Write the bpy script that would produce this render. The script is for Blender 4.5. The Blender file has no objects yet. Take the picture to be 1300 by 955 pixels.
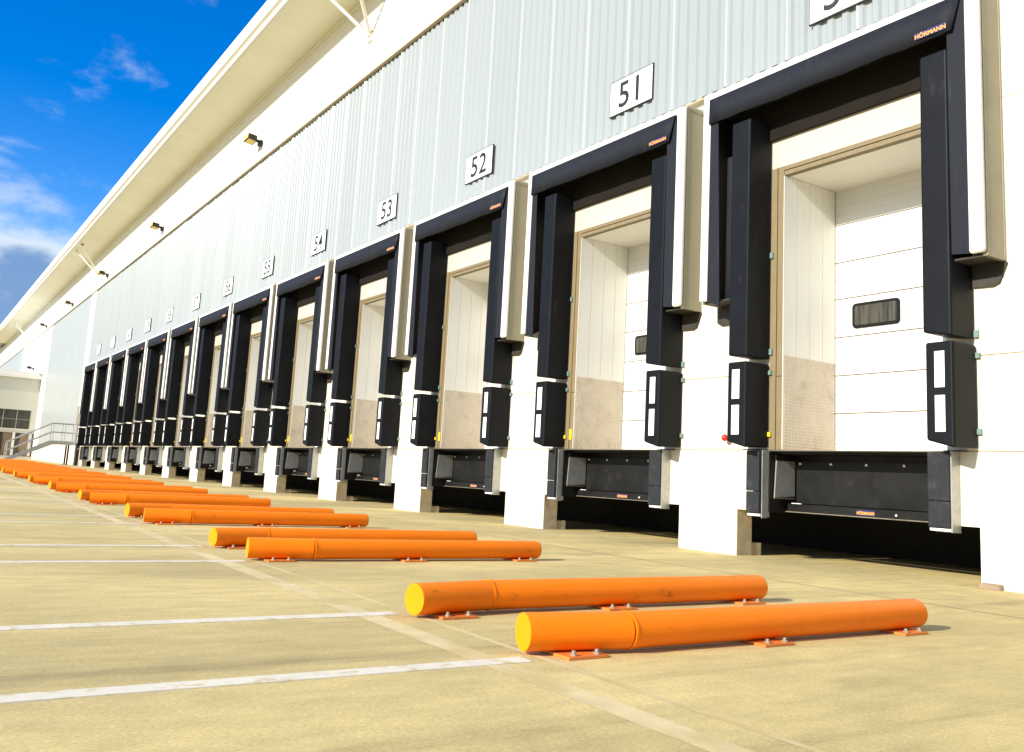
import bpy, bmesh, math, random
from mathutils import Vector, Matrix
random.seed(7)
R = math.radians
scn = bpy.context.scene
col = scn.collection

# ------------------------------------------------------------------ camera
cam_d = bpy.data.cameras.new("camera")
cam = bpy.data.objects.new("camera", cam_d)
col.objects.link(cam)
YAW, PITCH, ROLL, FPX = R(56.694), R(8.634), R(3.131), 1154.52
fw = Vector((-math.sin(YAW)*math.cos(PITCH), math.cos(YAW)*math.cos(PITCH), math.sin(PITCH)))
r0 = Vector((math.cos(YAW), math.sin(YAW), 0)); u0 = r0.cross(fw)
rt = r0*math.cos(ROLL) + u0*math.sin(ROLL)
up = -r0*math.sin(ROLL) + u0*math.cos(ROLL)
m = Matrix((rt, up, -fw)).transposed().to_4x4()
m.translation = Vector((0, -8.476, 0.761))
cam.matrix_world = m
cam_d.sensor_fit = 'HORIZONTAL'; cam_d.sensor_width = 36.0
cam_d.lens = 36.0*FPX/1300.0
cam_d.shift_y = -45.0/1300.0
cam_d.clip_start = 0.05; cam_d.clip_end = 3000
scn.camera = cam

# ------------------------------------------------------------------ light
SUN_EL, SUN_AZ = R(24.5), R(5.5)          # sun stands over the yard (-y), a little to the right (+x)
sd = Vector((math.sin(SUN_AZ)*math.cos(SUN_EL), -math.cos(SUN_AZ)*math.cos(SUN_EL), math.sin(SUN_EL)))
sun_d = bpy.data.lights.new("sun", 'SUN'); sun_d.energy = 5.0; sun_d.angle = R(0.5)
sun_d.color = (1.0, 0.93, 0.80)
sun = bpy.data.objects.new("sun", sun_d); col.objects.link(sun)
sun.rotation_euler = sd.to_track_quat('Z', 'Y').to_euler()

world = bpy.data.worlds.new("World"); scn.world = world; world.use_nodes = True
nt = world.node_tree; nt.nodes.clear()
def wn(t, **k):
    n = nt.nodes.new(t)
    for a, v in k.items(): setattr(n, a, v)
    return n
def wl(a, b): nt.links.new(a, b)
sky = wn('ShaderNodeTexSky', sky_type='NISHITA', sun_disc=False)
sky.sun_elevation = SUN_EL; sky.sun_rotation = math.pi - SUN_AZ
sky.air_density = 1.0; sky.dust_density = 0.6; sky.ozone_density = 1.6; sky.altitude = 50
hs = wn('ShaderNodeHueSaturation'); hs.inputs['Saturation'].default_value = 1.62; hs.inputs['Value'].default_value = 1.5; hs.inputs['Hue'].default_value = 0.518
wl(sky.outputs[0], hs.inputs['Color'])
tc = wn('ShaderNodeTexCoord')
sep = wn('ShaderNodeSeparateXYZ'); wl(tc.outputs['Generated'], sep.inputs[0])
# flat cloud deck: direction projected onto a plane overhead
def wmath(op, a, b=None, clamp=False):
    n = wn('ShaderNodeMath', operation=op, use_clamp=clamp)
    for i, v in enumerate((a, b)):
        if v is None: continue
        if isinstance(v, (int, float)): n.inputs[i].default_value = v
        else: wl(v, n.inputs[i])
    return n.outputs[0]
zc = wmath('MAXIMUM', sep.outputs[2], 0.02)
stretch = wn('ShaderNodeMapping'); stretch.inputs['Scale'].default_value = (1.0, 1.0, 2.3)
stretch.inputs['Location'].default_value = (0.20, 0.42, 0.13)
wl(tc.outputs['Generated'], stretch.inputs['Vector'])
n1 = wn('ShaderNodeTexNoise'); n1.inputs['Scale'].default_value = 4.2; n1.inputs['Detail'].default_value = 9; n1.inputs['Roughness'].default_value = 0.55
n1.inputs['Distortion'].default_value = 0.25
wl(stretch.outputs[0], n1.inputs['Vector'])
# more cloud low down, thinner higher up
lowb = wn('ShaderNodeMapRange'); lowb.inputs[1].default_value = 0.14; lowb.inputs[2].default_value = 0.255
lowb.inputs[3].default_value = 0.27; lowb.inputs[4].default_value = -0.035
wl(sep.outputs[2], lowb.inputs[0])
dens = wmath('ADD', n1.outputs[0], lowb.outputs[0])
cr = wn('ShaderNodeMapRange', interpolation_type='SMOOTHSTEP'); cr.inputs[1].default_value = 0.50; cr.inputs[2].default_value = 0.66
wl(dens, cr.inputs[0])
# cloud tone: thick parts greyer and bluer, thin tops white
tone = wn('ShaderNodeMapRange', interpolation_type='SMOOTHSTEP'); tone.inputs[1].default_value = 0.63; tone.inputs[2].default_value = 0.77
wl(dens, tone.inputs[0])
ct = wn('ShaderNodeMix', data_type='RGBA')
ct.inputs[6].default_value = (5.0, 5.6, 6.1, 1); ct.inputs[7].default_value = (1.3, 2.2, 3.9, 1)
wl(tone.outputs[0], ct.inputs[0])
cm = wn('ShaderNodeMix', data_type='RGBA')
wl(wmath('MULTIPLY', cr.outputs[0], 0.92), cm.inputs[0]); wl(hs.outputs[0], cm.inputs[6]); wl(ct.outputs[2], cm.inputs[7])
bg = wn('ShaderNodeBackground'); bg.inputs['Strength'].default_value = 0.115
wl(cm.outputs[2], bg.inputs[0])
out = wn('ShaderNodeOutputWorld'); wl(bg.outputs[0], out.inputs[0])

scn.view_settings.view_transform = 'Standard'; scn.view_settings.look = 'None'
scn.view_settings.exposure = 0.50; scn.view_settings.gamma = 1.0
scn.render.engine = 'CYCLES'
scn.cycles.max_bounces = 8; scn.cycles.diffuse_bounces = 4
scn.cycles.filter_width = 1.5

# ------------------------------------------------------------------ materials
M = {}
def mat(name, rgb, rough=0.6, metal=0.0, spec=0.5, noise=0.0, nscale=3.0, stretch=(1, 1, 1), dirt=None, dirt_amt=0.0,
        dscale=1.5, dstretch=(1, 1, 1), bump=0.0, bscale=60.0, bstretch=(1, 1, 1), rvar=0.0, objvar=0.0, drange=(0.5, 0.75), coat=0.0):
    mt = bpy.data.materials.new(name); mt.use_nodes = True
    t = mt.node_tree; b = t.nodes['Principled BSDF']
    b.inputs['Roughness'].default_value = rough; b.inputs['Metallic'].default_value = metal
    b.inputs['Specular IOR Level'].default_value = spec
    b.inputs['Coat Weight'].default_value = coat
    L = t.links.new
    g = t.nodes.new('ShaderNodeNewGeometry')
    def noi(scale, st, detail=5):
        mp = t.nodes.new('ShaderNodeMapping'); mp.inputs['Scale'].default_value = st
        L(g.outputs['Position'], mp.inputs['Vector'])
        n = t.nodes.new('ShaderNodeTexNoise'); n.inputs['Scale'].default_value = scale; n.inputs['Detail'].default_value = detail
        n.inputs['Roughness'].default_value = 0.6
        L(mp.outputs[0], n.inputs['Vector']); return n.outputs[0]
    c = t.nodes.new('ShaderNodeRGB'); c.outputs[0].default_value = (*rgb, 1); cur = c.outputs[0]
    if objvar:
        oi = t.nodes.new('ShaderNodeObjectInfo'); mr = t.nodes.new('ShaderNodeMapRange')
        mr.inputs[3].default_value = 1-objvar; mr.inputs[4].default_value = 1+objvar
        L(oi.outputs['Random'], mr.inputs[0])
        mx = t.nodes.new('ShaderNodeVectorMath'); mx.operation = 'SCALE'
        L(cur, mx.inputs[0]); L(mr.outputs[0], mx.inputs['Scale']); cur = mx.outputs[0]
    if noise:
        mr = t.nodes.new('ShaderNodeMapRange'); mr.inputs[1].default_value = 0.3; mr.inputs[2].default_value = 0.7
        mr.inputs[3].default_value = 1-noise; mr.inputs[4].default_value = 1+noise
        L(noi(nscale, stretch), mr.inputs[0])
        mx = t.nodes.new('ShaderNodeVectorMath'); mx.operation = 'SCALE'
        L(cur, mx.inputs[0]); L(mr.outputs[0], mx.inputs['Scale']); cur = mx.outputs[0]
    if dirt:
        mr = t.nodes.new('ShaderNodeMapRange'); mr.interpolation_type = 'SMOOTHSTEP'
        mr.inputs[1].default_value = drange[0]; mr.inputs[2].default_value = drange[1]
        mr.inputs[3].default_value = 0; mr.inputs[4].default_value = dirt_amt
        L(noi(dscale, dstretch, 7), mr.inputs[0])
        mx = t.nodes.new('ShaderNodeMix'); mx.data_type = 'RGBA'
        L(mr.outputs[0], mx.inputs[0]); L(cur, mx.inputs[6]); mx.inputs[7].default_value = (*dirt, 1); cur = mx.outputs[2]
    L(cur, b.inputs['Base Color'])
    if rvar:
        mr = t.nodes.new('ShaderNodeMapRange'); mr.inputs[3].default_value = max(0, rough-rvar); mr.inputs[4].default_value = min(1, rough+rvar)
        mr.inputs[1].default_value = 0.3; mr.inputs[2].default_value = 0.7
        L(noi(4.0, (1, 1, 1)), mr.inputs[0]); L(mr.outputs[0], b.inputs['Roughness'])
    if bump:
        bp = t.nodes.new('ShaderNodeBump'); bp.inputs['Strength'].default_value = bump; bp.inputs['Distance'].default_value = 0.01
        L(noi(bscale, bstretch, 4), bp.inputs['Height']); L(bp.outputs[0], b.inputs['Normal'])
    M[name] = mt
    return mt

mat('wall_white', (0.66, 0.61, 0.485), 0.55, noise=0.03, nscale=1.2, dirt=(0.52, 0.46, 0.32), dirt_amt=0.35, dscale=1.1, dstretch=(5, 5, 0.5), drange=(0.55, 0.8), bump=0.05, bscale=90)
mat('header_cream', (0.52, 0.475, 0.39), 0.5, noise=0.03, nscale=2)  # duller cream than the wall panels beside it
mat('joint', (0.42, 0.35, 0.20), 0.9)
mat('raw_concrete', (0.50, 0.42, 0.27), 0.9, noise=0.16, nscale=7, dirt=(0.2, 0.16, 0.1), dirt_amt=0.6, dscale=3, bump=0.3, bscale=40)
mat('pit_concrete', (0.022, 0.02, 0.016), 0.95, noise=0.3, nscale=2)  # near-black colour carries the deep shade under the docks
mat('cladding_grey', (0.292, 0.325, 0.328), 0.32, metal=0.0, spec=0.5, noise=0.02, nscale=0.4, stretch=(2, 2, 0.3), objvar=0.03)
mat('lap_glare_grey', (0.40, 0.435, 0.425), 0.16)  # paler than the cladding: glare put into the colour
mat('grey_panel', (0.36, 0.39, 0.375), 0.35, noise=0.02, nscale=0.3)
mat('trim_white', (0.76, 0.745, 0.69), 0.35, noise=0.02, nscale=2, objvar=0.01)
mat('fascia_white', (0.72, 0.70, 0.63), 0.4, noise=0.02, nscale=0.6, objvar=0.015)
mat('flashing_tan', (0.40, 0.34, 0.22), 0.5)
mat('soffit', (0.72, 0.71, 0.55), 0.5, noise=0.03, nscale=0.4, objvar=0.02)
mat('alu_panel', (0.30, 0.285, 0.21), 0.42, metal=0.25, noise=0.05, nscale=1.5, stretch=(1, 1, 0.4), rvar=0.08)
mat('curtain_navy', (0.007, 0.0095, 0.015), 0.72, spec=0.3, noise=0.25, nscale=5, stretch=(12, 12, 0.5), dirt=(0.10, 0.10, 0.10), dirt_amt=0.35, dscale=2.2, dstretch=(8, 8, 0.7), drange=(0.58, 0.85), bump=0.12, bscale=14, bstretch=(4, 4, 0.3))
mat('pad_black', (0.0040, 0.0052, 0.0068), 0.55, spec=0.17, noise=0.25, nscale=4, dirt=(0.09, 0.085, 0.07), dirt_amt=0.3, dscale=2.6, dstretch=(3, 3, 1), drange=(0.6, 0.85), bump=0.1, bscale=16)
mat('lining_black', (0.014, 0.011, 0.008), 0.8, noise=0.2, nscale=3)
mat('rubber', (0.007, 0.009, 0.012), 0.75, noise=0.3, nscale=9, dirt=(0.08, 0.075, 0.065), dirt_amt=0.4, dscale=6, drange=(0.5, 0.8), bump=0.5, bscale=45)
mat('head_shade_brown', (0.0095, 0.0075, 0.005), 0.85, spec=0.2, noise=0.2, nscale=2)  # shade below the head curtain, put into a dark brown
mat('rubber_brown', (0.028, 0.023, 0.015), 0.6, noise=0.3, nscale=5)
mat('steel_galv', (0.44, 0.45, 0.42), 0.42, metal=0.55, noise=0.14, nscale=14, rvar=0.1)
mat('steel_black', (0.007, 0.007, 0.006), 0.45, spec=0.3, noise=0.3, nscale=3, dirt=(0.10, 0.085, 0.06), dirt_amt=0.3, dscale=2.5, drange=(0.55, 0.85), bump=0.05, bscale=30, rvar=0.1)
mat('steel_edge', (0.22, 0.19, 0.13), 0.5, metal=0.5, noise=0.3, nscale=12)
mat('reflector', (0.86, 0.86, 0.84), 0.35, noise=0.03, nscale=30)
mat('door_white', (0.64, 0.635, 0.615), 0.38, noise=0.015, nscale=2, rvar=0.05)
mat('recess_white', (0.80, 0.79, 0.71), 0.42, noise=0.025, nscale=3, stretch=(3, 3, 0.4))
mat('plate_beige', (0.60, 0.53, 0.41), 0.45, metal=0.3, noise=0.06, nscale=6, dirt=(0.3, 0.24, 0.15), dirt_amt=0.4, dscale=4)
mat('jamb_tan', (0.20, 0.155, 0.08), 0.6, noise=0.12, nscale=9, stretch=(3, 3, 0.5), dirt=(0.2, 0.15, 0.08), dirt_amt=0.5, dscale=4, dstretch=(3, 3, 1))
mat('glass_dark', (0.055, 0.052, 0.042), 0.12, spec=0.5, noise=0.7, nscale=6, stretch=(5, 5, 0.25))  # vertical streaks in the colour stand for reflections
mat('frame_black', (0.005, 0.005, 0.005), 0.5, spec=0.2)
mat('orange_paint', (0.94, 0.215, 0.002), 0.42, spec=0.22, noise=0.05, nscale=5, stretch=(1, 0.4, 1), dirt=(0.28, 0.055, 0.005), dirt_amt=0.5, dscale=6, dstretch=(2, 1, 2), drange=(0.62, 0.74), bump=0.03, bscale=25, objvar=0.03)
mat('orange_plate', (0.72, 0.20, 0.03), 0.55, noise=0.15, nscale=14, dirt=(0.4, 0.27, 0.12), dirt_amt=0.5, dscale=9)
mat('yellow_paint', (0.74, 0.285, 0.002), 0.5, spec=0.2, noise=0.05, nscale=12)
mat("bolt_steel", (0.40, 0.36, 0.28), 0.45, metal=0.5)
mat('logo_navy', (0.020, 0.022, 0.10), 0.4)
mat('logo_orange', (0.90, 0.34, 0.05), 0.5)
mat('sign_white', (0.84, 0.84, 0.82), 0.4, noise=0.015, nscale=5)
mat('sign_black', (0.016, 0.016, 0.018), 0.5)
mat('lamp_black', (0.010, 0.009, 0.007), 0.45)
mat('lamp_lens', (0.85, 0.62, 0.12), 0.15, noise=0.2, nscale=12)
mat('lamp_red', (0.75, 0.02, 0.012), 0.2)
mat('clip_teal', (0.20, 0.32, 0.29), 0.4, metal=0.3)
mat('clip_yellow', (0.75, 0.55, 0.02), 0.5)
mat('office_wall', (0.55, 0.55, 0.46), 0.5, noise=0.04, nscale=1)
mat('office_brown', (0.24, 0.17, 0.10), 0.5, noise=0.25, nscale=2)
mat('line_white', (0.72, 0.67, 0.53), 0.7, noise=0.08, nscale=8, dirt=(0.55, 0.45, 0.22), dirt_amt=0.85, dscale=9, drange=(0.53, 0.66))
mat('joint_pale', (0.64, 0.53, 0.28), 0.85, noise=0.12, nscale=6, dirt=(0.52, 0.41, 0.17), dirt_amt=0.9, dscale=2.2, dstretch=(1, 2, 1), drange=(0.42, 0.66))
mat('joint_dark', (0.24, 0.19, 0.10), 0.9)

# yard concrete: broom finish along y, patches, tyre smears
mt = mat('yard', (0.50, 0.42, 0.215), 0.85)
t = mt.node_tree; b = t.nodes['Principled BSDF']; L = t.links.new
g = t.nodes.new('ShaderNodeNewGeometry')
def yn(scale, st, detail=6, rough=0.6):
    mp = t.nodes.new('ShaderNodeMapping'); mp.inputs['Scale'].default_value = st; L(g.outputs['Position'], mp.inputs['Vector'])
    n = t.nodes.new('ShaderNodeTexNoise'); n.inputs['Scale'].default_value = scale; n.inputs['Detail'].default_value = detail
    n.inputs['Roughness'].default_value = rough; L(mp.outputs[0], n.inputs['Vector']); return n.outputs[0]
def yr(src, a, b_, c, d, smooth=True):
    r = t.nodes.new('ShaderNodeMapRange')
    if smooth: r.interpolation_type = 'SMOOTHSTEP'
    for i, v in enumerate((a, b_, c, d)): r.inputs[i+1].default_value = v
    L(src, r.inputs[0]); return r.outputs[0]
def ymul(a, b_):
    n = t.nodes.new('ShaderNodeMath'); n.operation = 'MULTIPLY'; L(a, n.inputs[0]); L(b_, n.inputs[1]); return n.outputs[0]
patch = yr(yn(0.45, (1, 0.6, 1)), 0.3, 0.72, 0.72, 1.14)
fine = yr(yn(85, (1.2, 0.6, 1), 4), 0.25, 0.75, 0.78, 1.22, False)
mid = yr(yn(5, (1.6, 0.5, 1), 7, 0.7), 0.3, 0.7, 0.88, 1.10)
tyre = yr(yn(1.6, (1.5, 0.10, 1), 5, 0.65), 0.52, 0.76, 1.0, 0.62)
blot = yr(yn(1.1, (1, 0.45, 1), 4), 0.62, 0.78, 1.0, 0.72)
fac = ymul(ymul(ymul(patch, fine), mid), ymul(tyre, blot))
sc = t.nodes.new('ShaderNodeVectorMath'); sc.operation = 'SCALE'; sc.inputs[0].default_value = (0.61, 0.49, 0.205)
L(fac, sc.inputs['Scale']); L(sc.outputs[0], b.inputs['Base Color'])
bp = t.nodes.new('ShaderNodeBump'); bp.inputs['Strength'].default_value = 0.35; bp.inputs['Distance'].default_value = 0.006
L(yn(160, (1.6, 0.4, 1), 3), bp.inputs['Height']); L(bp.outputs[0], b.inputs['Normal'])

# ------------------------------------------------------------------ mesh helpers
class MB:
    def __init__(s): s.bm = bmesh.new()
    def box(s, x0, x1, y0, y1, z0, z1, bev=0.0, seg=2):
        mm = Matrix.Translation(((x0+x1)/2, (y0+y1)/2, (z0+z1)/2)) @ Matrix.Diagonal((abs(x1-x0), abs(y1-y0), abs(z1-z0), 1))
        r = bmesh.ops.create_cube(s.bm, size=1, matrix=mm)
        if bev:
            es = list({e for v in r['verts'] for e in v.link_edges})
            bmesh.ops.bevel(s.bm, geom=es, offset=bev, segments=seg, affect='EDGES', profile=0.5)
        return s
    def prism(s, pts, axis, a, b_):
        """pts: 2D polygon; axis 'x': pts=(y,z), 'y': pts=(x,z), 'z': pts=(x,y)"""
        f = {'x': lambda p, h: (h, p[0], p[1]), 'y': lambda p, h: (p[0], h, p[1]), 'z': lambda p, h: (p[0], p[1], h)}[axis]
        v0 = [s.bm.verts.new(f(p, a)) for p in pts]; v1 = [s.bm.verts.new(f(p, b_)) for p in pts]
        n = len(pts)
        s.bm.faces.new(v0); s.bm.faces.new(list(reversed(v1)))
        for i in range(n): s.bm.faces.new((v0[i], v1[i], v1[(i+1) % n], v0[(i+1) % n]))
        return s
    def hexa(s, v):
        vs = [s.bm.verts.new(p) for p in v]      # 0-3 bottom ring, 4-7 top ring
        for q in ((3, 2, 1, 0), (4, 5, 6, 7), (0, 1, 5, 4), (1, 2, 6, 5), (2, 3, 7, 6), (3, 0, 4, 7)): s.bm.faces.new([vs[i] for i in q])
        return s
    def tube(s, p0, p1, r, n=24, r1=None, caps=True, smooth=True):
        p0 = Vector(p0); p1 = Vector(p1); d = (p1-p0).normalized()
        a = d.orthogonal().normalized(); c = d.cross(a)
        rings = []
        for p, rr in ((p0, r), (p1, r if r1 is None else r1)):
            rings.append([s.bm.verts.new(p + (a*math.cos(2*math.pi*i/n) + c*math.sin(2*math.pi*i/n))*rr) for i in range(n)])
        for i in range(n):
            f = s.bm.faces.new((rings[0][i], rings[0][(i+1) % n], rings[1][(i+1) % n], rings[1][i])); f.smooth = smooth
        if caps:
            s.bm.faces.new([s.bm.verts.new(v.co) for v in reversed(rings[0])]); s.bm.faces.new([s.bm.verts.new(v.co) for v in rings[1]])
        return s
    def ball(s, c, r, sc=(1, 1, 1), u=16, v=10):
        q = bmesh.ops.create_uvsphere(s.bm, u_segments=u, v_segments=v, radius=r, matrix=Matrix.Translation(c) @ Matrix.Diagonal((*sc, 1)))
        for vv in q['verts']:
            for f in vv.link_faces: f.smooth = True
        return s
    def slant(s, fn):
        for v in s.bm.verts: v.co = Vector(fn(*v.co))
        return s
    def build(s, name, material, parent=None, loc=None):
        bmesh.ops.recalc_face_normals(s.bm, faces=s.bm.faces)
        me = bpy.data.meshes.new(name); s.bm.to_mesh(me); s.bm.free()
        me.materials.append(M[material])
        o = bpy.data.objects.new(name, me); col.objects.link(o)
        if parent: o.parent = parent
        if loc: o.location = loc
        return o
def tag(o, label=None, cat=None, group=None, kind=None):
    for k, v in (('label', label), ('category', cat), ('group', group), ('kind', kind)):
        if v: o[k] = v
    return o
def thing(name, label, cat, loc=(0, 0, 0), group=None):
    o = bpy.data.objects.new(name, None); col.objects.link(o); o.location = loc
    o.empty_display_size = 0.1
    return tag(o, label, cat, group)
KIDS = {}
def kids(o): return [c for c in scn.objects if c.parent is o]
def copy_tree(o, parent=None):
    c = o.copy(); col.objects.link(c)
    if parent: c.parent = parent
    for ch in KIDS[o.name]: copy_tree(ch, c)
    return c
def remember(o):
    KIDS[o.name] = list(o.children)
    for ch in o.children: remember(ch)
def text_mesh(body, size, font_scale_x=1.0, depth=0.003, offset=0.0):
    cu = bpy.data.curves.new('lettering', 'FONT'); cu.body = body; cu.size = size
    cu.align_x = 'CENTER'; cu.align_y = 'CENTER'; cu.extrude = depth; cu.offset = offset; cu.resolution_u = 4
    ob = bpy.data.objects.new('lettering', cu); col.objects.link(ob)
    bpy.context.view_layer.update()
    dg = bpy.context.evaluated_depsgraph_get()
    me = bpy.data.meshes.new_from_object(ob.evaluated_get(dg))
    bpy.data.objects.remove(ob)
    xs = [v.co.x for v in me.vertices]; ys = [v.co.y for v in me.vertices]
    cx, cy = (min(xs)+max(xs))/2, (min(ys)+max(ys))/2
    for v in me.vertices:                      # stand the lettering up, facing -y
        v.co = Vector(((v.co.x-cx)*font_scale_x, -v.co.z, v.co.y-cy))
    return me
def text_obj(name, body, size, material, parent, loc, **k):
    me = text_mesh(body, size, **k); me.materials.append(M[material]); me.name = name
    o = bpy.data.objects.new(name, me); col.objects.link(o); o.parent = parent; o.location = loc
    return o

# ------------------------------------------------------------------ layout
DK = {-1: .1, 0: .1, 1: .122, 2: .025, 3: -.075, 4: -.136, 5: -.122, 6: -.036, 7: -.021, 8: -.033, 9: .021, 10: .054, 11: .047, 12: .05}
X0 = lambda k: -8.17 - 4*k + DK[k]
DOCKS = range(-1, 13)
def gz(x): return 0.0035*max(0.0, -x-8.0)          # the yard falls very gently towards the near end
def skew(x): return 0.011*(-x-3.3)                 # the rail row runs not quite parallel to the wall

# ------------------------------------------------------------------ ground
b_ = MB()
xs = [-900, -400, -200, -120, -90, -70, -50, -30, -16, -8, 0, 20, 100, 500]
ys = [-900, -300, -60, -20, -8, 0, 3.0, 40, 300, 900]
vv = [[b_.bm.verts.new((x, y, gz(max(x, -140)))) for y in ys] for x in xs]
for i in range(len(xs)-1):
    for j in range(len(ys)-1): b_.bm.faces.new((vv[i][j], vv[i+1][j], vv[i+1][j+1], vv[i][j+1]))
tag(b_.build('ground', 'yard'), kind='structure')

def strip(name, x0, x1, w, yfun, lift, material, n=12):
    b_ = MB(); prev = None
    for i in range(n+1):
        x = x0+(x1-x0)*i/n; y = yfun(x)
        cur = [b_.bm.verts.new((x, y-w/2, gz(x)+lift)), b_.bm.verts.new((x, y+w/2, gz(x)+lift))]
        if prev: b_.bm.faces.new((prev[0], cur[0], cur[1], prev[1]))
        prev = cur
    return tag(b_.build(name, material), kind='structure')
strip('slab_joint', 12, -100, 0.13, lambda x: -6.31+skew(x)*0.9, 0.0012, 'joint_pale', 40)
strip('slab_joint', 12, -100, 0.035, lambda x: -6.05+skew(x)*0.9, 0.0012, 'joint_pale', 40)
strip('slab_joint', 12, -60, 0.05, lambda x: -0.55, 0.0012, 'joint_pale', 40)
strip('slab_joint', 12, -60, 0.02, lambda x: -1.9, 0.0012, 'joint_dark', 40)

# ------------------------------------------------------------------ warehouse
wh = thing('warehouse', 'long white distribution warehouse with grey ribbed cladding above a row of dock doors', 'warehouse')
def part(mb, name, material, parent=wh): return mb.build(name, material, parent)

# lower wall, pier by pier: from one opening to the next
for k in DOCKS:
    a = X0(k)                      # pier stands to the right of dock k, left of dock k-1
    nx = X0(k-1) if k > -1 else X0(k)+4.0
    z0 = -0.05
    l0, l1 = a+3.064, nx+0.835     # between the bumper boxes
    p0, p1 = a+3.307, nx+0.31      # the pier itself, below the leveller pits
    b_ = MB().prism([(p0, z0), (p1, z0), (p1, 0.548), (l1, 0.548), (l1, 1.252), (l0, 1.252), (l0, 0.548), (p0, 0.548)], 'y', 0.0, 0.26)
    part(b_, 'plinth_panel', 'wall_white')
    d0, d1 = a+3.01, nx+0.79
    part(MB().box(d0, d1, 0, 0.2, 1.262, 2.166), 'wall_panel', 'wall_white')
    part(MB().box(d0, d1, 0, 0.2, 2.176, 4.69), 'wall_panel', 'wall_white')
    # backing behind the joints
    part(MB().box(d0+.02, d1-.02, 0.012, 0.19, 1.25, 2.2), 'joint_backing', 'joint')
    part(MB().box(p1-.26, p1-.004, 0.262, 0.44, -.05, 0.15), 'concrete_block', 'raw_concrete')
    # header over the door opening and up to the cladding
    part(MB().box(a+0.796, a+3.004, 0.002, 0.2, 4.692, 6.05), 'header_panel', 'header_cream')
    part(MB().box(d0-.004, d1+.004, 0.0, 0.2, 4.696, 6.05), 'header_panel', 'wall_white')
# pier reveals are bare concrete: thin facing on the side that looks right
for k in DOCKS:
    x = X0(k)+0.31
    part(MB().box(x+0.001, x+0.006, 0.004, 0.258, -0.05, 0.546), 'pier_reveal', 'raw_concrete')
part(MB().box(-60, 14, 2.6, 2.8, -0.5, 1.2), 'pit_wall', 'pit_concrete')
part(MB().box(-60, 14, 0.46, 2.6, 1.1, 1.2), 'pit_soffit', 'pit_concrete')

# door recess lining, jambs and kick plate: built once, copied
def make_recess():
    r = MB().box(0.945, 0.972, 0.101, 1.02, 1.255, 4.62).build('door_recess', 'recess_white', wh)
    # left lining: vertical planks
    n = 4
    for i in range(n):
        y0 = 0.004+0.97*i/n; y1 = 0.97*(i+1)/n
        MB().box(0.972, 0.978, y0, y1-0.003, 1.262, 4.575).build('lining_plank', 'recess_white', r)
    MB().box(2.822, 2.85, 0.0, 1.02, 1.255, 4.62).build('recess_side', 'recess_white', r)
    MB().box(0.975, 2.822, 0.101, 1.0, 4.582, 4.62).build('recess_ceiling', 'recess_white', r)
    MB().box(0.79, 3.01, 0.03, 1.02, 1.238, 1.258).build('recess_floor', 'raw_concrete', r)
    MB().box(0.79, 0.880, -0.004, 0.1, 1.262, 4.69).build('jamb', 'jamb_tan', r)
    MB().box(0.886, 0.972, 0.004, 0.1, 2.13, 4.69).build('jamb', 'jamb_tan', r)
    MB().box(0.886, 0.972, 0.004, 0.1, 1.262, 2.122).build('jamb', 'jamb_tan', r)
    MB().box(0.882, 0.886, 0.02, 0.1, 1.262, 4.69).build('jamb_crack', 'joint_dark', r)
    MB().box(2.85, 3.01, -0.004, 0.1, 1.262, 4.69).build('jamb', 'recess_white', r)
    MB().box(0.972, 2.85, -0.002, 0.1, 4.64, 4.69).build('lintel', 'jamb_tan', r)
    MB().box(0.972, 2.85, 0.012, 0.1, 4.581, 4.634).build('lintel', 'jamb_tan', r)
    # chequered kick plate with raised studs, stands 3 mm proud of the lining
    kp = MB(); kp.box(0.979, 0.982, 0.015, 0.955, 1.262, 2.375)
    bm = kp.bm
    nz, ny = 30, 16
    for i in range(nz):
        for j in range(ny):
            z = 1.29+(2.36-1.29)*i/(nz-1); y = 0.045+(0.93-0.045)*j/(ny-1)
            s_ = 0.017
            tip = [bm.verts.new((0.9822, y+dy, z+dz)) for dy, dz in ((-s_, 0), (0, -s_), (s_, 0), (0, s_))]
            c = bm.verts.new((0.9905, y, z))
            for q in range(4): bm.faces.new((tip[q], tip[(q+1) % 4], c))
    kp.build('kick_plate', 'plate_beige', r)
    return r
rec = make_recess()
remember(rec)
rec.location = (X0(0), 0, 0)
for k in DOCKS:
    if k == 0: continue
    c = copy_tree(rec, wh); c.location = (X0(k), 0, 0)

for k in range(1, 7):
    part(MB().box(X0(k)+0.895, X0(k)+0.955, -0.012, 0.0035, 1.40, 1.56), 'warning_tag', 'clip_yellow')
# ribbed grey cladding: one-metre sheets of five ribs, each hung a hair differently
prof = []
for i in range(5):
    x = i*0.2
    prof += [(x+0.000, -0.100), (x+0.068, -0.100), (x+0.098, -0.070), (x+0.168, -0.070)]
prof += [(0.997, -0.092), (0.997, -0.02), (0.0, -0.02)]
proto = MB().prism(prof, 'z', 5.985, 10.30).build('cladding_sheet', 'cladding_grey', wh)
n_sh = 66
for i in range(n_sh):
    o = proto if i == 0 else proto.copy()
    if i: col.objects.link(o)
    o.location = (8.0-i*1.0, 0, 0); o.parent = wh
    o.rotation_euler = (0, 0, R(random.gauss(0, 0.6)))
    if i == 0: lap = MB().prism([(-0.014, -0.0995), (0.000, -0.112), (0.012, -0.112), (0.026, -0.1005)], 'z', 5.99, 10.295).build('lap_glare_strip', 'lap_glare_grey', o)  # added strip, pale and glossy, draws the glare lines between sheets
    else:
        lp_ = lap.copy(); col.objects.link(lp_); lp_.parent = o
part(MB().box(-57.0, 9.0, -0.092, 0.0, 5.955, 5.983), 'drip_flashing', 'flashing_tan')
part(MB().box(-57.0, 9.0, -0.018, 0.02, 5.99, 10.6), 'cladding_backing', 'sign_black')
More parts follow.
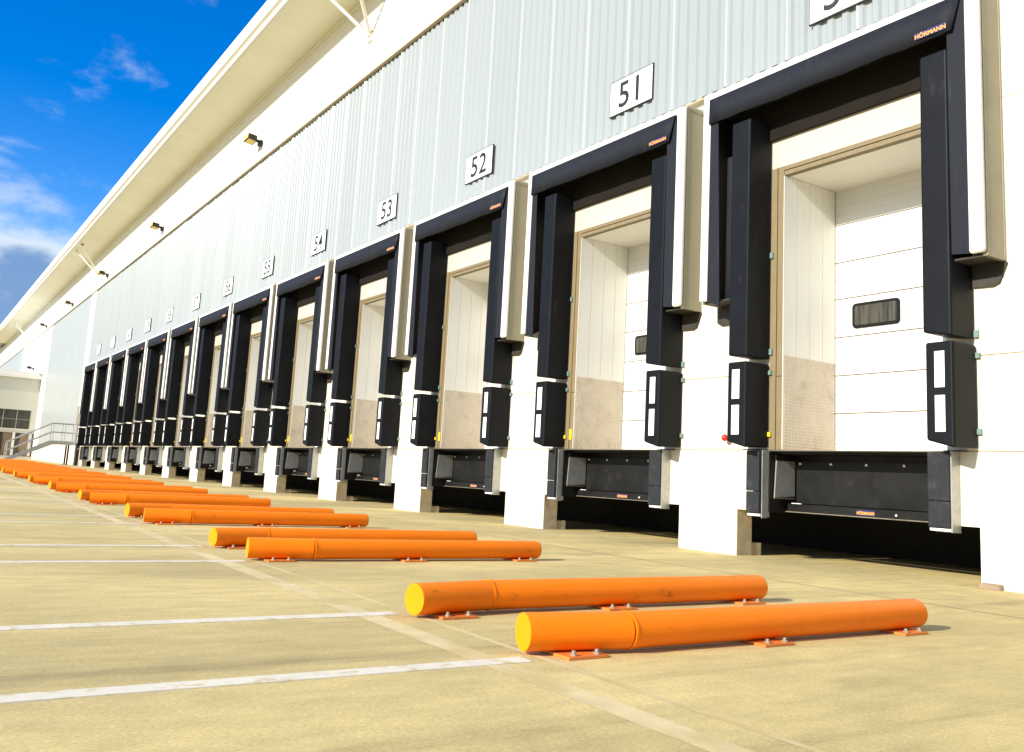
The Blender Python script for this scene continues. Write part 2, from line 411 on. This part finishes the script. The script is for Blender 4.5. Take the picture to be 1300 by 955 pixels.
# end strips and flat panels beyond the last dock
part(MB().box(-58.55, -57.0, -0.13, 0.05, 1.42, 10.30), 'corner_strip', 'trim_white')
for i in range(6):
    x1 = -58.56-i*2.82
    part(MB().box(x1-2.81, x1, -0.105, 0.05, 1.42, 10.30), 'flat_cladding_panel', 'grey_panel')
part(MB().box(-95.2, -75.49, -0.12, 0.05, 0.1, 10.30), 'corner_strip', 'trim_white')
for i in range(10):
    x1 = -95.21-i*3.0
    part(MB().box(x1-2.99, x1, -0.11, 0.05, 0.1, 10.30), 'flat_cladding_panel', 'grey_panel')
part(MB().box(-75.5, -56.12+0.31, 0.0, 0.26, -0.05, 1.41), 'plinth_panel', 'wall_white')
part(MB().box(-58.56, -55.33, 0.0, 0.2, 1.42, 5.95), 'wall_panel', 'wall_white')

# white band of horizontally ribbed sheets under the eaves
YW = -0.17
pr_ = [(YW+0.015, 10.335)]
z = 10.36
while z < 12.52:
    pr_ += [(YW, z), (YW, z+0.115), (YW+0.012, z+0.125), (YW+0.012, z+0.150)]; z += 0.16
pr_ += [(YW+0.015, 12.66), (-0.06, 12.66), (-0.06, 10.335)]
for i in range(22):
    x1 = 9.0-i*6.0
    part(MB().prism(pr_, 'x', x1-5.99, x1), 'band_sheet', 'fascia_white')
    part(MB().box(x1-5.995, x1, YW-0.012, -0.0995, 10.302, 10.332), 'band_flashing', 'flashing_tan')
    part(MB().box(x1-5.995, x1, YW-0.03, YW-0.002, 12.47, 12.575), 'soffit_trim', 'soffit')
# soffit sheets, ribs running outward
ZB, ZO, YB, YO = 12.58, 12.70, -0.175, -1.56
prof = []
for i in range(8):
    x = i*0.25
    prof += [(x+0.0, 0.0), (x+0.11, 0.0), (x+0.15, 0.005), (x+0.21, 0.005)]
prof += [(1.997, 0.0), (1.997, 0.08), (0.0, 0.08)]
sb = MB().prism(prof, 'y', 0, 1)
sb.slant(lambda x, t_, dz: (x, YB+(YO-YB)*t_, ZB+(ZO-ZB)*t_+dz))
proto = sb.build('soffit_sheet', 'soffit', wh)
for i in range(62):
    o = proto if i == 0 else proto.copy()
    if i: col.objects.link(o)
    o.location = (7.0-i*2.0, 0, 0); o.parent = wh
# eaves fascia: a rounded white gutter face with a small lip under it
fp = [(-1.565, 12.685), (-1.58, 12.63), (-1.66, 12.655), (-1.68, 12.73), (-1.71, 12.76), (-1.775, 12.80), (-1.80, 12.90), (-1.80, 13.10),
      (-1.775, 13.22), (-1.71, 13.30), (-1.60, 13.33), (-1.565, 13.33)]
for i in range(22):
    x1 = 9.0-i*6.0
    part(MB().prism(fp, 'x', x1-5.992, x1), 'eaves_fascia', 'fascia_white')
part(MB().hexa([(-125, -1.56, 12.80), (9, -1.56, 12.80), (9, 30, 14.6), (-125, 30, 14.6), (-125, -1.56, 13.3), (9, -1.56, 13.3), (9, 30, 15.1), (-125, 30, 15.1)]), 'roof', 'grey_panel')
part(MB().box(-124.9, 9, 1.1, 30, 1.21, 12.6), 'core_light_block', 'joint')  # unseen filler, added to stop light leaking through the building
part(MB().box(-124.9, -60.01, 0.27, 30, -0.3, 1.205), 'core_light_block', 'joint')
part(MB().box(-124.9, 9, 0.05, 1.09, 10.5, 12.75), 'eaves_light_block', 'joint')  # unseen filler, added to keep light out behind the band
part(MB().box(8.99, 9.2, 0.0, 30, -0.2, 13.0), 'end_wall', 'grey_panel')

# ------------------------------------------------------------------ dock equipment (built for one bay, then copied)
ORD = {49: 'at the right edge of the photo', 50: 'nearest complete one'}
NUM = lambda k: 50+k

def make_shelter():
    s = thing('dock_shelter', 'x', 'dock shelter')
    W = 3.628
    P = lambda mb, n, m_, par=s: mb.build(n, m_, par)
    P(MB().box(0.0, 0.122, -0.405, -0.345, 3.075, 5.793, 0.012), 'front_post', 'trim_white')
    P(MB().box(3.478, W, -0.405, -0.335, 3.075, 5.793, 0.03, 3), 'front_post', 'trim_white')
    P(MB().box(0.1225, 3.4775, -0.402, -0.345, 5.702, 5.79, 0.012), 'top_trim', 'trim_white')
    # side panels with a raised edge frame
    for sx, n in ((W-0.045, 1), (0.005, -1)):
        sp = P(MB().box(sx, sx+0.035, -0.336, -0.004, 3.05, 5.785), 'side_panel', 'alu_panel')
        xo = sx+0.035 if n > 0 else sx-0.006
        for (y0, y1, z0, z1) in ((-0.335, -0.310, 3.05, 5.785), (-0.030, -0.005, 3.05, 5.785), (-0.309, -0.031, 5.745, 5.785), (-0.309, -0.031, 3.05, 3.085)):
            MB().box(xo, xo+0.007, y0, y1, z0, z1).build('edge_frame', 'alu_panel', sp)
    P(MB().hexa([(0.04, -0.344, 5.735), (3.58, -0.344, 5.735), (3.58, -0.002, 5.735), (0.04, -0.002, 5.735),
                 (0.005, -0.344, 5.79), (3.62, -0.344, 5.79), (3.62, -0.002, 5.83), (0.005, -0.002, 5.83)]), 'roof_panel', 'trim_white')
    P(MB().box(0.13, 3.48, -0.33, -0.01, 5.70, 5.73), 'roof_lining', 'lining_black')
    P(MB().box(0.045, 0.06, -0.33, -0.01, 3.10, 5.70), 'side_lining', 'lining_black')
    P(MB().box(3.56, 3.575, -0.33, -0.01, 3.10, 5.70), 'side_lining', 'lining_black')
    # dark sheet on the wall, painted shade under the head curtain
    P(MB().box(0.062, 3.555, -0.05, -0.004, 5.045, 5.695, 0.006), 'head_shade_sheet', 'head_shade_brown')
    # side curtains
    P(MB().prism([(0.118, 3.075), (0.328, 2.985), (0.252, 5.40), (0.118, 5.70)], 'y', -0.392, -0.380), 'side_curtain', 'curtain_navy')
    P(MB().prism([(3.310, 3.10), (3.482, 3.08), (3.482, 5.70), (3.298, 5.40)], 'y', -0.392, -0.380), 'side_curtain', 'curtain_navy')
    # head curtain, slanted right end, slight belly
    hc = MB()
    nX = 18
    ring = []
    for i in range(nX+1):
        f = i/nX; wv = 0.006*math.sin(f*23)+0.004*math.sin(f*61+1)
        xb = 0.112+(3.372-0.112)*f; xt = 0.112+(3.46-0.112)*f
        zb = 5.372-0.02*f+0.012*math.sin(f*math.pi)*-1
        ring.append([hc.bm.verts.new((xt, -0.412, 5.706)), hc.bm.verts.new(((xt+xb)/2, -0.419+wv, 5.54)), hc.bm.verts.new((xb, -0.426+wv*1.6, zb)),
                     hc.bm.verts.new((xb, -0.418+wv*1.6, zb)), hc.bm.verts.new(((xt+xb)/2, -0.409+wv, 5.54)), hc.bm.verts.new((xt, -0.404, 5.706))])
    for i in range(nX):
        for q in range(6):
            f = hc.bm.faces.new((ring[i][q], ring[i+1][q], ring[i+1][(q+1) % 6], ring[i][(q+1) % 6])); f.smooth = q in (0, 1)
    hc.bm.faces.new(ring[0]); hc.bm.faces.new(list(reversed(ring[-1])))
    h = P(hc, 'head_curtain', 'curtain_navy')
    lb = MB().box(2.985, 3.325, -0.440, -0.4375, 5.385, 5.455).build('maker_label', 'logo_navy', h)
    text_obj('maker_lettering', 'H\u00d6RMANN', 0.062, 'logo_orange', h, (3.155, -0.4405, 5.420), font_scale_x=1.05, depth=0.001, offset=0.0016)
    # pads: tall upper cushions and proud lower cushions with reflective strips
    def pad(x0, x1, z0a, z0b, z1, yf, bev, nm):
        b = MB().box(x0, x1, yf, -0.004, z0a, z1, bev, 3)
        zm = (z0a+z1)/2
        b.slant(lambda x, y, zz: (x, y, zz if zz > zm else zz+(z0b-z0a)*(x-x0)/(x1-x0)*(1-0.25*(y-yf)/(-yf))))
        return P(b, nm, 'pad_black')
    pad(0.500, 0.794, 2.352, 2.322, 5.26, -0.405, 0.022, 'upper_pad')
    pad(3.008, 3.300, 2.372, 2.318, 5.20, -0.405, 0.022, 'upper_pad')
    for (x0, x1, sa, sb_) in ((0.504, 0.792, 0.580, 0.694), (3.034, 3.314, 3.130, 3.230)):
        lp = pad(x0, x1, 1.335, 1.262, 2.272, -0.412, 0.024, 'lower_pad')
        for z0, z1 in ((1.833, 2.178), (1.414, 1.758)):
            MB().box(sa, sb_, -0.4155, -0.4115, z0, z1).build('reflective_strip', 'reflector', lp)
        xe = x1+0.001
        for zc_, mt_ in ((2.17, 'clip_teal'), (1.44, 'clip_teal' if x0 > 2 else 'clip_yellow')):
            MB().box(xe, xe+0.038, -0.035, -0.006, zc_-0.026, zc_+0.026).build('clip', mt_, lp)
    for x0, zc_ in ((0.796, 2.42), (0.796, 3.60), (3.302, 2.38)):
        P(MB().box(x0, x0+0.04, -0.03, -0.006, zc_-0.035, zc_+0.035), 'clip', 'clip_teal')
    # rubber plates closing the foot of each side box, against the wall
    P(MB().prism([(3.302, 2.835), (3.50, 2.825), (3.562, 2.85), (3.64, 3.035), (3.302, 3.075)], 'y', -0.030, -0.006), 'foot_flap', 'rubber_brown')
    P(MB().prism([(0.49, 2.82), (0.03, 2.82), (-0.045, 2.86), (-0.05, 3.09), (0.49, 3.085)], 'y', -0.030, -0.006), 'foot_flap', 'rubber_brown')
    P(MB().box(0.045, 0.495, -0.335, -0.035, 3.055, 3.075), 'foot_closure', 'rubber_brown')
    P(MB().box(3.305, 3.585, -0.335, -0.035, 3.045, 3.065), 'foot_closure', 'rubber_brown')
    return s

def make_door():
    d = thing('sectional_door', 'x', 'door')
    zs = [1.262, 1.76, 2.225, 2.70, 3.18, 3.645, 4.13, 4.60]
    for i in range(7):
        z0, z1 = zs[i]+0.007, zs[i+1]-0.007
        # profile with shallow micro ribs
        pf = [(0.97, z0)]
        n = 4
        for j in range(1, n):
            zz = z0+(z1-z0)*j/n
            pf += [(0.97, zz-0.008), (0.9745, zz), (0.97, zz+0.008)]
        pf += [(0.97, z1), (1.01, z1), (1.01, z0)]
        if i == 3:
            b = MB().prism(pf, 'x', 0.984, 2.815)
            p = b.build('door_panel', 'door_white', d)
            def rr(x0, x1, za, zb, r, n=5):
                o = []
                for cx, cz, a0 in ((x1-r, zb-r, 0), (x0+r, zb-r, 90), (x0+r, za+r, 180), (x1-r, za+r, 270)):
                    for q in range(n): 
                        an = R(a0+90*q/(n-1)); o.append((cx+r*math.cos(an), cz+r*math.sin(an)))
                return o
            for xa, xb in ((1.236, 1.873),):
                MB().prism(rr(xa, xb, 2.79, 3.095, 0.05), 'y', 0.952, 0.9695).build('window_frame', 'frame_black', p)
                MB().prism(rr(xa+0.035, xb-0.035, 2.825, 3.06, 0.03), 'y', 0.9495, 0.9519).build('window_pane', 'glass_dark', p)
        else:
            MB().prism(pf, 'x', 0.984, 2.815).build('door_panel', 'door_white', d)
    MB().box(0.980, 2.818, 0.985, 1.005, 1.26, 4.60).build('door_seal', 'joint_dark', d)
    return d

def make_leveller():
    l = thing('dock_leveller', 'x', 'dock leveller')
    P = lambda mb, n, m_, par=l: mb.build(n, m_, par)
    P(MB().box(0.84, 3.06, -0.06, 0.029, 1.236, 1.254), 'deck_edge', 'steel_black')
    P(MB().box(0.84, 3.06, 0.0291, 1.0, 1.216, 1.236), 'deck_plate', 'steel_black')
    P(MB().box(0.84, 3.06, -0.064, -0.061, 1.246, 1.254), 'deck_nosing', 'steel_edge')
    lip = P(MB().box(0.905, 2.95, 0.355, 0.385, 0.66, 1.15), 'lip_plate', 'steel_black')
    P(MB().box(0.905, 2.95, 0.40, 0.43, 1.14, 1.238), 'hinge_beam', 'steel_black')
    for x in (0.965, 1.395, 1.855, 2.310):
        MB().tube((x, 0.352, 1.118), (x, 0.335, 1.118), 0.013, 12).build('bolt_cap', 'reflector', lip)
    for x0, x1 in ((0.868, 0.884), (2.96, 2.976)):
        P(MB().prism([(0.0, 0.715), (0.35, 0.735), (0.35, 1.14), (0.03, 1.14)], 'x', x0, x1), 'cheek_plate', 'steel_galv')
        P(MB().box(x0-0.002, x1+0.004, 0.0, 0.35, 0.70, 0.716), 'cheek_flange', 'steel_edge')
        P(MB().box(x0-0.002, x1+0.002, 0.02, 0.30, 1.141, 1.237), 'side_beam', 'steel_black')
    bb = P(MB().box(0.905, 2.95, 0.20, 0.35, 0.565, 0.650), 'buffer_beam', 'steel_black')
    MB().box(0.885, 2.95, 0.185, 0.352, 0.553, 0.564).build('beam_flange', 'steel_edge', bb)
    MB().box(0.96, 1.09, 0.20, 0.23, 0.653, 0.66).build('grease_plate', 'reflector', bb)
    MB().tube((2.31, 0.199, 0.60), (2.31, 0.188, 0.60), 0.011, 10).build('bolt_cap', 'reflector', bb)
    MB().box(1.83, 2.06, 0.194, 0.1985, 0.575, 0.632).build('maker_label', 'logo_navy', bb)
    text_obj('maker_lettering', 'H\u00d6RMANN', 0.044, 'logo_orange', bb, (1.945, 0.193, 0.6035), font_scale_x=0.95, depth=0.001, offset=0.0014)
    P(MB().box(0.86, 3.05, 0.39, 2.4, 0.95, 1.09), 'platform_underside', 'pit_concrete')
    return l

def make_bumper(right):
    s = thing('dock_bumper', 'x', 'bumper')
    P = lambda mb, n, m_, par=s: mb.build(n, m_, par)
    if right: x0, x1 = 2.890, 3.112
    else: x0, x1 = 0.601, 0.796
    P(MB().box(x0, x1, -0.177, -0.045, 0.775, 1.240, 0.012), 'rubber_block', 'rubber')
    P(MB().box(x0, x1, -0.174, -0.045, 0.520, 0.770, 0.012), 'rubber_block', 'rubber')
    P(MB().box(x0+0.004, x1-0.004, -0.150, -0.045, 0.490, 0.518, 0.004), 'end_plate', 'reflector')
    ch = P(MB().box(x0-0.004, x1+0.012, -0.044, -0.003, 0.480, 1.250), 'back_channel', 'steel_galv')
    if right: MB().box(x1+0.001, x1+0.014, -0.150, -0.0445, 0.482, 1.248).build('side_flange', 'steel_galv', ch)
    else:
        MB().box(x1+0.002, x1+0.014, -0.130, -0.0445, 0.470, 1.250).build('side_flange', 'steel_galv', ch)
        MB().box(x1+0.042, x1+0.060, -0.060, 0.262, 0.540, 1.235).build('side_flange', 'steel_black', ch)
    P(MB().box(x0-0.12, x0+0.1, -0.10, -0.003, 1.2505, 1.262), 'top_plate', 'rubber_brown') if not right else P(MB().box(x0+0.12, x1+0.09, -0.10, -0.003, 1.2505, 1.260), 'top_plate', 'rubber_brown')
    return s

def place(protos, k, lab, grp):
    pass
sh0, do0, le0, bl0, br0 = make_shelter(), make_door(), make_leveller(), make_bumper(False), make_bumper(True)
for o in (sh0, do0, le0, bl0, br0): remember(o)
ORDN = ['first', 'second', 'third', 'fourth', 'fifth', 'sixth', 'seventh', 'eighth', 'ninth', 'tenth', 'eleventh', 'twelfth']
def where(k):
    if k == -1: return 'bay cut by the right edge'
    if k == 12: return 'farthest bay beside the staircase'
    return '%s numbered bay from the right, sign %d' % (ORDN[k], NUM(k))
for k in DOCKS:
    x = X0(k)
    for o, lab, grp in ((sh0, 'white framed black dock shelter, %s', 'dock shelters along the wall'),
                        (do0, 'white sectional door, %s', 'sectional doors in the dock bays'),
                        (le0, 'black steel dock leveller, %s', 'dock levellers under the doors'),
                        (bl0, 'black bumper, left one, %s', 'rubber bumpers on the plinth'),
                        (br0, 'black bumper, right one, %s', 'rubber bumpers on the plinth')):
        c = o if k == 0 else copy_tree(o)
        c.location = (x, 0, 0); tag(c, lab % where(k), None, grp)

# number signs
SX = {0: 1.43, 1: 1.71, 2: 1.49, 3: 1.67}
bd = MB().box(0, 0.965, -0.128, -0.104, 0, 0.555); bd_me = None
for k in range(0, 13):
    s = thing('number_sign', ('white number board reading %d, %s board from the right' % (NUM(k), (ORDN+['leftmost'])[k])).replace('leftmost board from the right', 'last board on the far left'), 'sign', (X0(k)+SX.get(k, 1.70), 0, 6.28), 'number signs above the docks')
    if k == 0:
        bdo = bd.build('board', 'sign_black', s)
        fa = MB().box(0.016, 0.949, -0.1315, -0.1285, 0.016, 0.539).build('face', 'sign_white', s)
        m0 = (bdo.data, fa.data)
    else:
        for nm, me in zip(('board', 'face'), m0):
            o = bpy.data.objects.new(nm, me); col.objects.link(o); o.parent = s
    for dx, ch in zip((-0.145, 0.155), str(NUM(k))):
        text_obj('digit', ch, 0.56, 'sign_black', s, (0.475+dx, -0.1335, 0.285), font_scale_x=1.02, depth=0.0015, offset=0.006)

# small red lamp by the foot of the left pad of bay 50
rl = thing('signal_lamp', 'small red signal lamp low beside the left pad of bay 50', 'lamp', (X0(0)+0.18, 0, 1.40))
MB().tube((0, -0.002, 0), (0, -0.06, 0), 0.03, 14).build('stem', 'frame_black', rl)
MB().ball((0, -0.09, 0), 0.043).build('lens', 'lamp_red', rl)

# a brown timber offcut left at the foot of the pier right of bay 50
to = MB().hexa([(-0.10, -0.05, 0), (0.11, -0.06, 0), (0.10, 0.02, 0), (-0.09, 0.02, 0), (-0.08, -0.04, 0.045), (0.09, -0.05, 0.035), (0.09, 0.02, 0.05), (-0.08, 0.02, 0.05)]).build('timber_offcut', 'office_brown', None, (X0(0)+3.42, -0.03, 0.001))
tag(to, 'small brown timber offcut lying at the foot of the rightmost white pier', 'offcut')
# floodlights on the white band
FS = 0.78
def make_flood():
    s = thing('floodlight', 'x', 'floodlight')
    MB().box(0.22, 0.50, -0.12, -0.002, -0.24, -0.02, 0.01).build('wall_bracket', 'lamp_black', s)
    MB().hexa([(0.26, -0.34, -0.03), (0.40, -0.34, -0.03), (0.40, -0.05, -0.13), (0.26, -0.05, -0.13),
               (0.26, -0.34, 0.04), (0.40, -0.34, 0.04), (0.40, -0.05, -0.03), (0.26, -0.05, -0.03)]).build('arm', 'lamp_black', s)
    h = MB().hexa([(-0.02, -0.62, -0.10), (0.62, -0.62, -0.10), (0.62, -0.26, -0.16), (-0.02, -0.26, -0.16),
                   (0.02, -0.60, 0.12), (0.58, -0.60, 0.12), (0.58, -0.26, 0.08), (0.02, -0.26, 0.08)]).build('housing', 'lamp_black', s)
    MB().hexa([(0.02, -0.640, -0.07), (0.58, -0.640, -0.07), (0.58, -0.621, -0.075), (0.02, -0.621, -0.075),
               (0.05, -0.627, 0.09), (0.55, -0.627, 0.09), (0.55, -0.604, 0.09), (0.05, -0.604, 0.09)]).build('lens', 'lamp_lens', h)
    MB().hexa([(0.03, -0.58, -0.125), (0.57, -0.58, -0.125), (0.57, -0.30, -0.172), (0.03, -0.30, -0.172),
               (0.03, -0.58, -0.109), (0.57, -0.58, -0.109), (0.57, -0.30, -0.156), (0.03, -0.30, -0.156)]).build('lens', 'lamp_lens', h)
    return s
ZL = [10.97, 10.82, 10.76, 10.72, 10.70]; ZS = [11.33, 11.22, 11.36]
fl = make_flood(); remember(fl)
for i, (x, lab) in enumerate(((-28.06, 'nearest and biggest one in view'), (-41.15, 'second nearest in view'), (-53.9, 'third, just right of the middle eaves strut'), (-66.2, 'past the last dock'), (-79.4, 'farthest along, over the low office'))):
    c = fl if i == 0 else copy_tree(fl)
    c.scale = (FS, FS, FS)
    c.location = (x, YW-0.003, ZL[i]); tag(c, 'black floodlight with yellow lens on white band, ' + lab, None, 'floodlights on the white band')

# eaves struts: V pairs from the band up to the fascia
def make_strut():
    s = thing('eaves_strut', 'x', 'strut')
    MB().box(-0.12, 0.12, -0.03, -0.001, -0.16, 0.12).build('foot_plate', 'fascia_white', s)
    for sx in (-1, 1):
        MB().tube((sx*0.03, -0.03, 0), (sx*1.02, -1.16, 1.42), 0.045, 12).build('brace', 'fascia_white', s)
        MB().box(sx*1.02-0.08, sx*1.02+0.08, -1.24, -1.10, 1.405, 1.44).build('end_bracket', 'lamp_black' if sx > 0 else 'fascia_white', s)
    return s
st = make_strut(); remember(st)
for i, (x, lab) in enumerate(((-19.7, 'nearest pair at the top of the photo'), (-57.05, 'middle pair above the last dock'), (-94.6, 'farthest pair at the left edge'))):
    c = st if i == 0 else copy_tree(st)
    c.location = (x, YW-0.002, ZS[i]); tag(c, 'white V shaped steel strut holding the eaves, ' + lab, None, 'eaves struts')

# ------------------------------------------------------------------ orange wheel guides
RR = 0.0835
def make_guide(sgn):
    """axis along y; the outer stub flares by sgn (-1 left, +1 right)"""
    s = thing('wheel_guide', 'x', 'wheel guide')
    zc_ = RR+0.014
    j = Vector((0, -5.575, zc_)); e = Vector((sgn*0.088, -6.09, zc_))
    # main tube with a rounded far end
    mb = MB(); mb.tube((0, -5.575, zc_), (0, -3.31, zc_), RR, 32, caps=False)
    bm = mb.bm; n = 32
    ringv = [v for v in bm.verts if abs(v.co.y+3.31) < 1e-5]
    prev = ringv
    for rr, dy in ((RR*0.97, 0.012), (RR*0.88, 0.024), (RR*0.6, 0.032)):
        new = [bm.verts.new((v.co.x*rr/RR, -3.31+dy, zc_+(v.co.z-zc_)*rr/RR)) for v in ringv]
        for i in range(n):
            f = bm.faces.new((prev[i], prev[(i+1) % n], new[(i+1) % n], new[i])); f.smooth = True
        prev = new
    bm.faces.new(prev)
    bm.faces.new([bm.verts.new(v.co) for v in [q for q in bm.verts if abs(q.co.y+5.575) < 1e-5]])
    mb.build('rail_tube', 'orange_paint', s)
    stub = MB().tube(j+Vector((0, -0.004, 0)), e, RR, 32).build('flared_stub', 'orange_paint', s)
    d = (e-j).normalized()
    MB().tube(e+d*0.0005, e+d*0.005, RR-0.001, 32).build('end_cap', 'yellow_paint', s)
    # weld bead at the mitre
    MB().tube(j+Vector((0, -0.006, 0)), j+Vector((0, 0.006, 0)), RR+0.004, 32).build('weld_collar', 'orange_paint', s)
    for y, x in ((-5.86, sgn*0.050), (-4.67, 0), (-3.50, 0)):
        bp_ = MB().box(x-0.14, x+0.14, y-0.11, y+0.11, 0.002, 0.014).build('base_plate', 'orange_plate', s)
        for dx, dy in ((0.112, -0.065), (0.112, 0.065), (-0.112, -0.065), (-0.112, 0.065)):
            q = MB(); q.tube((x+dx, y+dy, 0.0145), (x+dx, y+dy, 0.024), 0.016, 6, smooth=False); q.tube((x+dx, y+dy, 0.0245), (x+dx, y+dy, 0.036), 0.009, 8)
            q.build('bolt', 'bolt_steel', bp_)
    return s
gl, gr = make_guide(-1), make_guide(1)
remember(gl); remember(gr)
for jx in range(-1, 14):
    for proto_, x, side in ((gl, -3.320-4.0*jx, 'left'), (gr, -4.525-4.0*jx, 'right')):
        bay = 50+jx if side == 'left' else 51+jx
        if jx == -1 and side == 'left': continue
        if jx == -1: continue
        c = proto_ if jx == 0 else copy_tree(proto_)
        c.location = (x, skew(x) if jx else 0.0, gz(x))
        pos = ORDN[jx] if jx < 12 else ('thirteenth' if jx == 12 else 'last and farthest')
        lab = 'orange tubular wheel guide, %s tube of the %s pair from the right' % ('nearer' if side == 'left' else 'farther', pos)
        tag(c, lab, None, 'orange wheel guides on the yard')
# bay lines painted outward from the guides
for jx in range(-1, 14):
    for x in (-3.31-4.0*jx, -4.60-4.0*jx):
        x = x*(1.0 if jx < 1 else 1.0)
        y1 = -6.14+skew(x); b_ = MB()
        b_.box(x-0.052, x+0.052, -24, y1, gz(x)-0.01, gz(x)+0.004)
        tag(b_.build('bay_line', 'line_white'), kind='structure')

# ------------------------------------------------------------------ far end: steps, door, office
g0 = gz(-58)
stp = thing('steel_staircase', 'grey steel steps with handrails leading up to a landing left of the last dock', 'staircase', (-58.1, 0, g0))
zl = 1.32
P = lambda mb, n, m_, par=stp: mb.build(n, m_, par)
P(MB().box(-0.5, 0.5, -1.42, -0.14, zl-0.05, zl), 'landing', 'steel_galv')
for x in (-0.52, 0.505):
    P(MB().box(x, x+0.03, -1.44, -0.14, zl-0.19, zl+0.01), 'landing_beam', 'steel_galv')
    P(MB().prism([(-1.42, zl+0.01), (-1.42, zl-0.24), (-3.70, -0.02), (-3.85, 0.0), (-3.70, 0.14)], 'x', x, x+0.03), 'stringer', 'steel_galv')
    for (y, z0) in ((-0.25, zl), (-0.80, zl), (-1.40, zl), (-2.5, zl-0.63), (-3.6, 0.1)):
        P(MB().tube((x+0.015, y, z0-0.1), (x+0.015, y, z0+1.0), 0.025, 8), 'handrail_post', 'steel_galv')
    for h in (0.5, 1.0):
        P(MB().tube((x+0.015, -0.25, zl+h), (x+0.015, -1.42, zl+h), 0.028, 8), 'handrail', 'steel_galv')
        P(MB().tube((x+0.015, -1.42, zl+h), (x+0.015, -3.65, 0.08+h), 0.028, 8), 'handrail', 'steel_galv')
for i in range(7):
    y = -1.55-i*0.31; z = zl-(i+1)*0.165
    P(MB().box(-0.49, 0.5, y-0.27, y, z-0.03, z), 'tread', 'steel_galv')
for x in (-0.45, 0.45):
    P(MB().box(x-0.04, x+0.04, -0.55, -0.47, 0, zl-0.2), 'landing_leg', 'steel_black')
dr = thing('exit_door', 'pale grey personnel door at the top of the steel steps', 'door', (-58.05, -0.13, g0+zl))
MB().box(-0.48, 0.48, -0.03, -0.002, 0.02, 2.1).build('door_leaf', 'alu_panel', dr)
MB().box(0.34, 0.42, -0.06, -0.031, 1.0, 1.04).build('handle', 'frame_black', dr)
dp = thing('downpipe', 'dark downpipe beside the left bumper of the last dock', 'downpipe', (-56.75, -0.16, g0))
MB().tube((0, 0, 0), (0, 0, 1.3), 0.11, 12).build('pipe', 'steel_black', dp)
MB().box(-0.14, 0.14, -0.02, 0.155, 0.9, 0.95).build('pipe_clamp', 'steel_galv', dp)

XO = -78.6; go = gz(-78)
of = thing('office_block', 'low pale office block with flat canopy and dark windows projecting at the far end', 'office building', (XO, -0.13, go))
P = lambda mb, n, m_, par=of: mb.build(n, m_, par)
def seg(y0, y1, z0, z1): P(MB().box(-0.3, 0, y0, y1, z0, z1), 'wall', 'office_wall')
WZ0, WZ1 = 2.25, 3.68
seg(-14, 0, WZ1+0.002, 6.1)
seg(-14, 0, 1.95, WZ0-0.002)
seg(-0.36, 0, WZ0, WZ1)
P(MB().box(-20, -0.31, -14, 0, -0.2, 6.1), 'wall', 'joint')
P(MB().box(-20, 0.22, -14.3, 0.0, 6.11, 6.42, 0.03), 'canopy', 'trim_white')
P(MB().box(-20, 0.16, -14.2, 0.0, 6.421, 6.60), 'canopy', 'trim_white')
wi = P(MB().box(-0.12, -0.10, -14, -0.36, WZ0, WZ1), 'window_strip', 'glass_dark')
for i in range(15):
    y = -0.36-i*0.92
    MB().box(-0.10, -0.04, y-0.06, y, WZ0, WZ1).build('mullion', 'alu_panel', wi)
    MB().box(-0.098, -0.05, y-0.919, y-0.061, 2.95, 2.99).build('transom', 'alu_panel', wi)
MB().box(-0.10, 0.05, -14, -0.36, WZ0-0.06, WZ0-0.004).build('sill', 'trim_white', wi)
for i in range(12):
    y = -0.12-i*1.15
    P(MB().box(-0.2, 0.02, y-0.16, y, 0.2, 1.948), 'porch_post', 'trim_white')
    P(MB().box(-0.16, -0.1, y-0.80, y-0.165, 0.2, 1.948), 'porch_panel', 'office_brown')
    P(MB().box(-0.16, -0.12, y-1.145, y-0.805, 0.2, 1.948), 'porch_glazing', 'glass_dark')
P(MB().box(-0.3, 0.35, -14, 0.0, -0.1, 0.18), 'kerb', 'office_wall')
P(MB().box(-0.15, 0.3, -14, 0.0, 0.181, 0.24), 'kerb_edge', 'office_brown')
c = copy_tree(fl); c.location = (-78.6, -0.75, 6.95+go)
tag(c, 'black floodlight standing just above the low office canopy', None, 'floodlights on the white band')
print('objects', len(scn.objects))
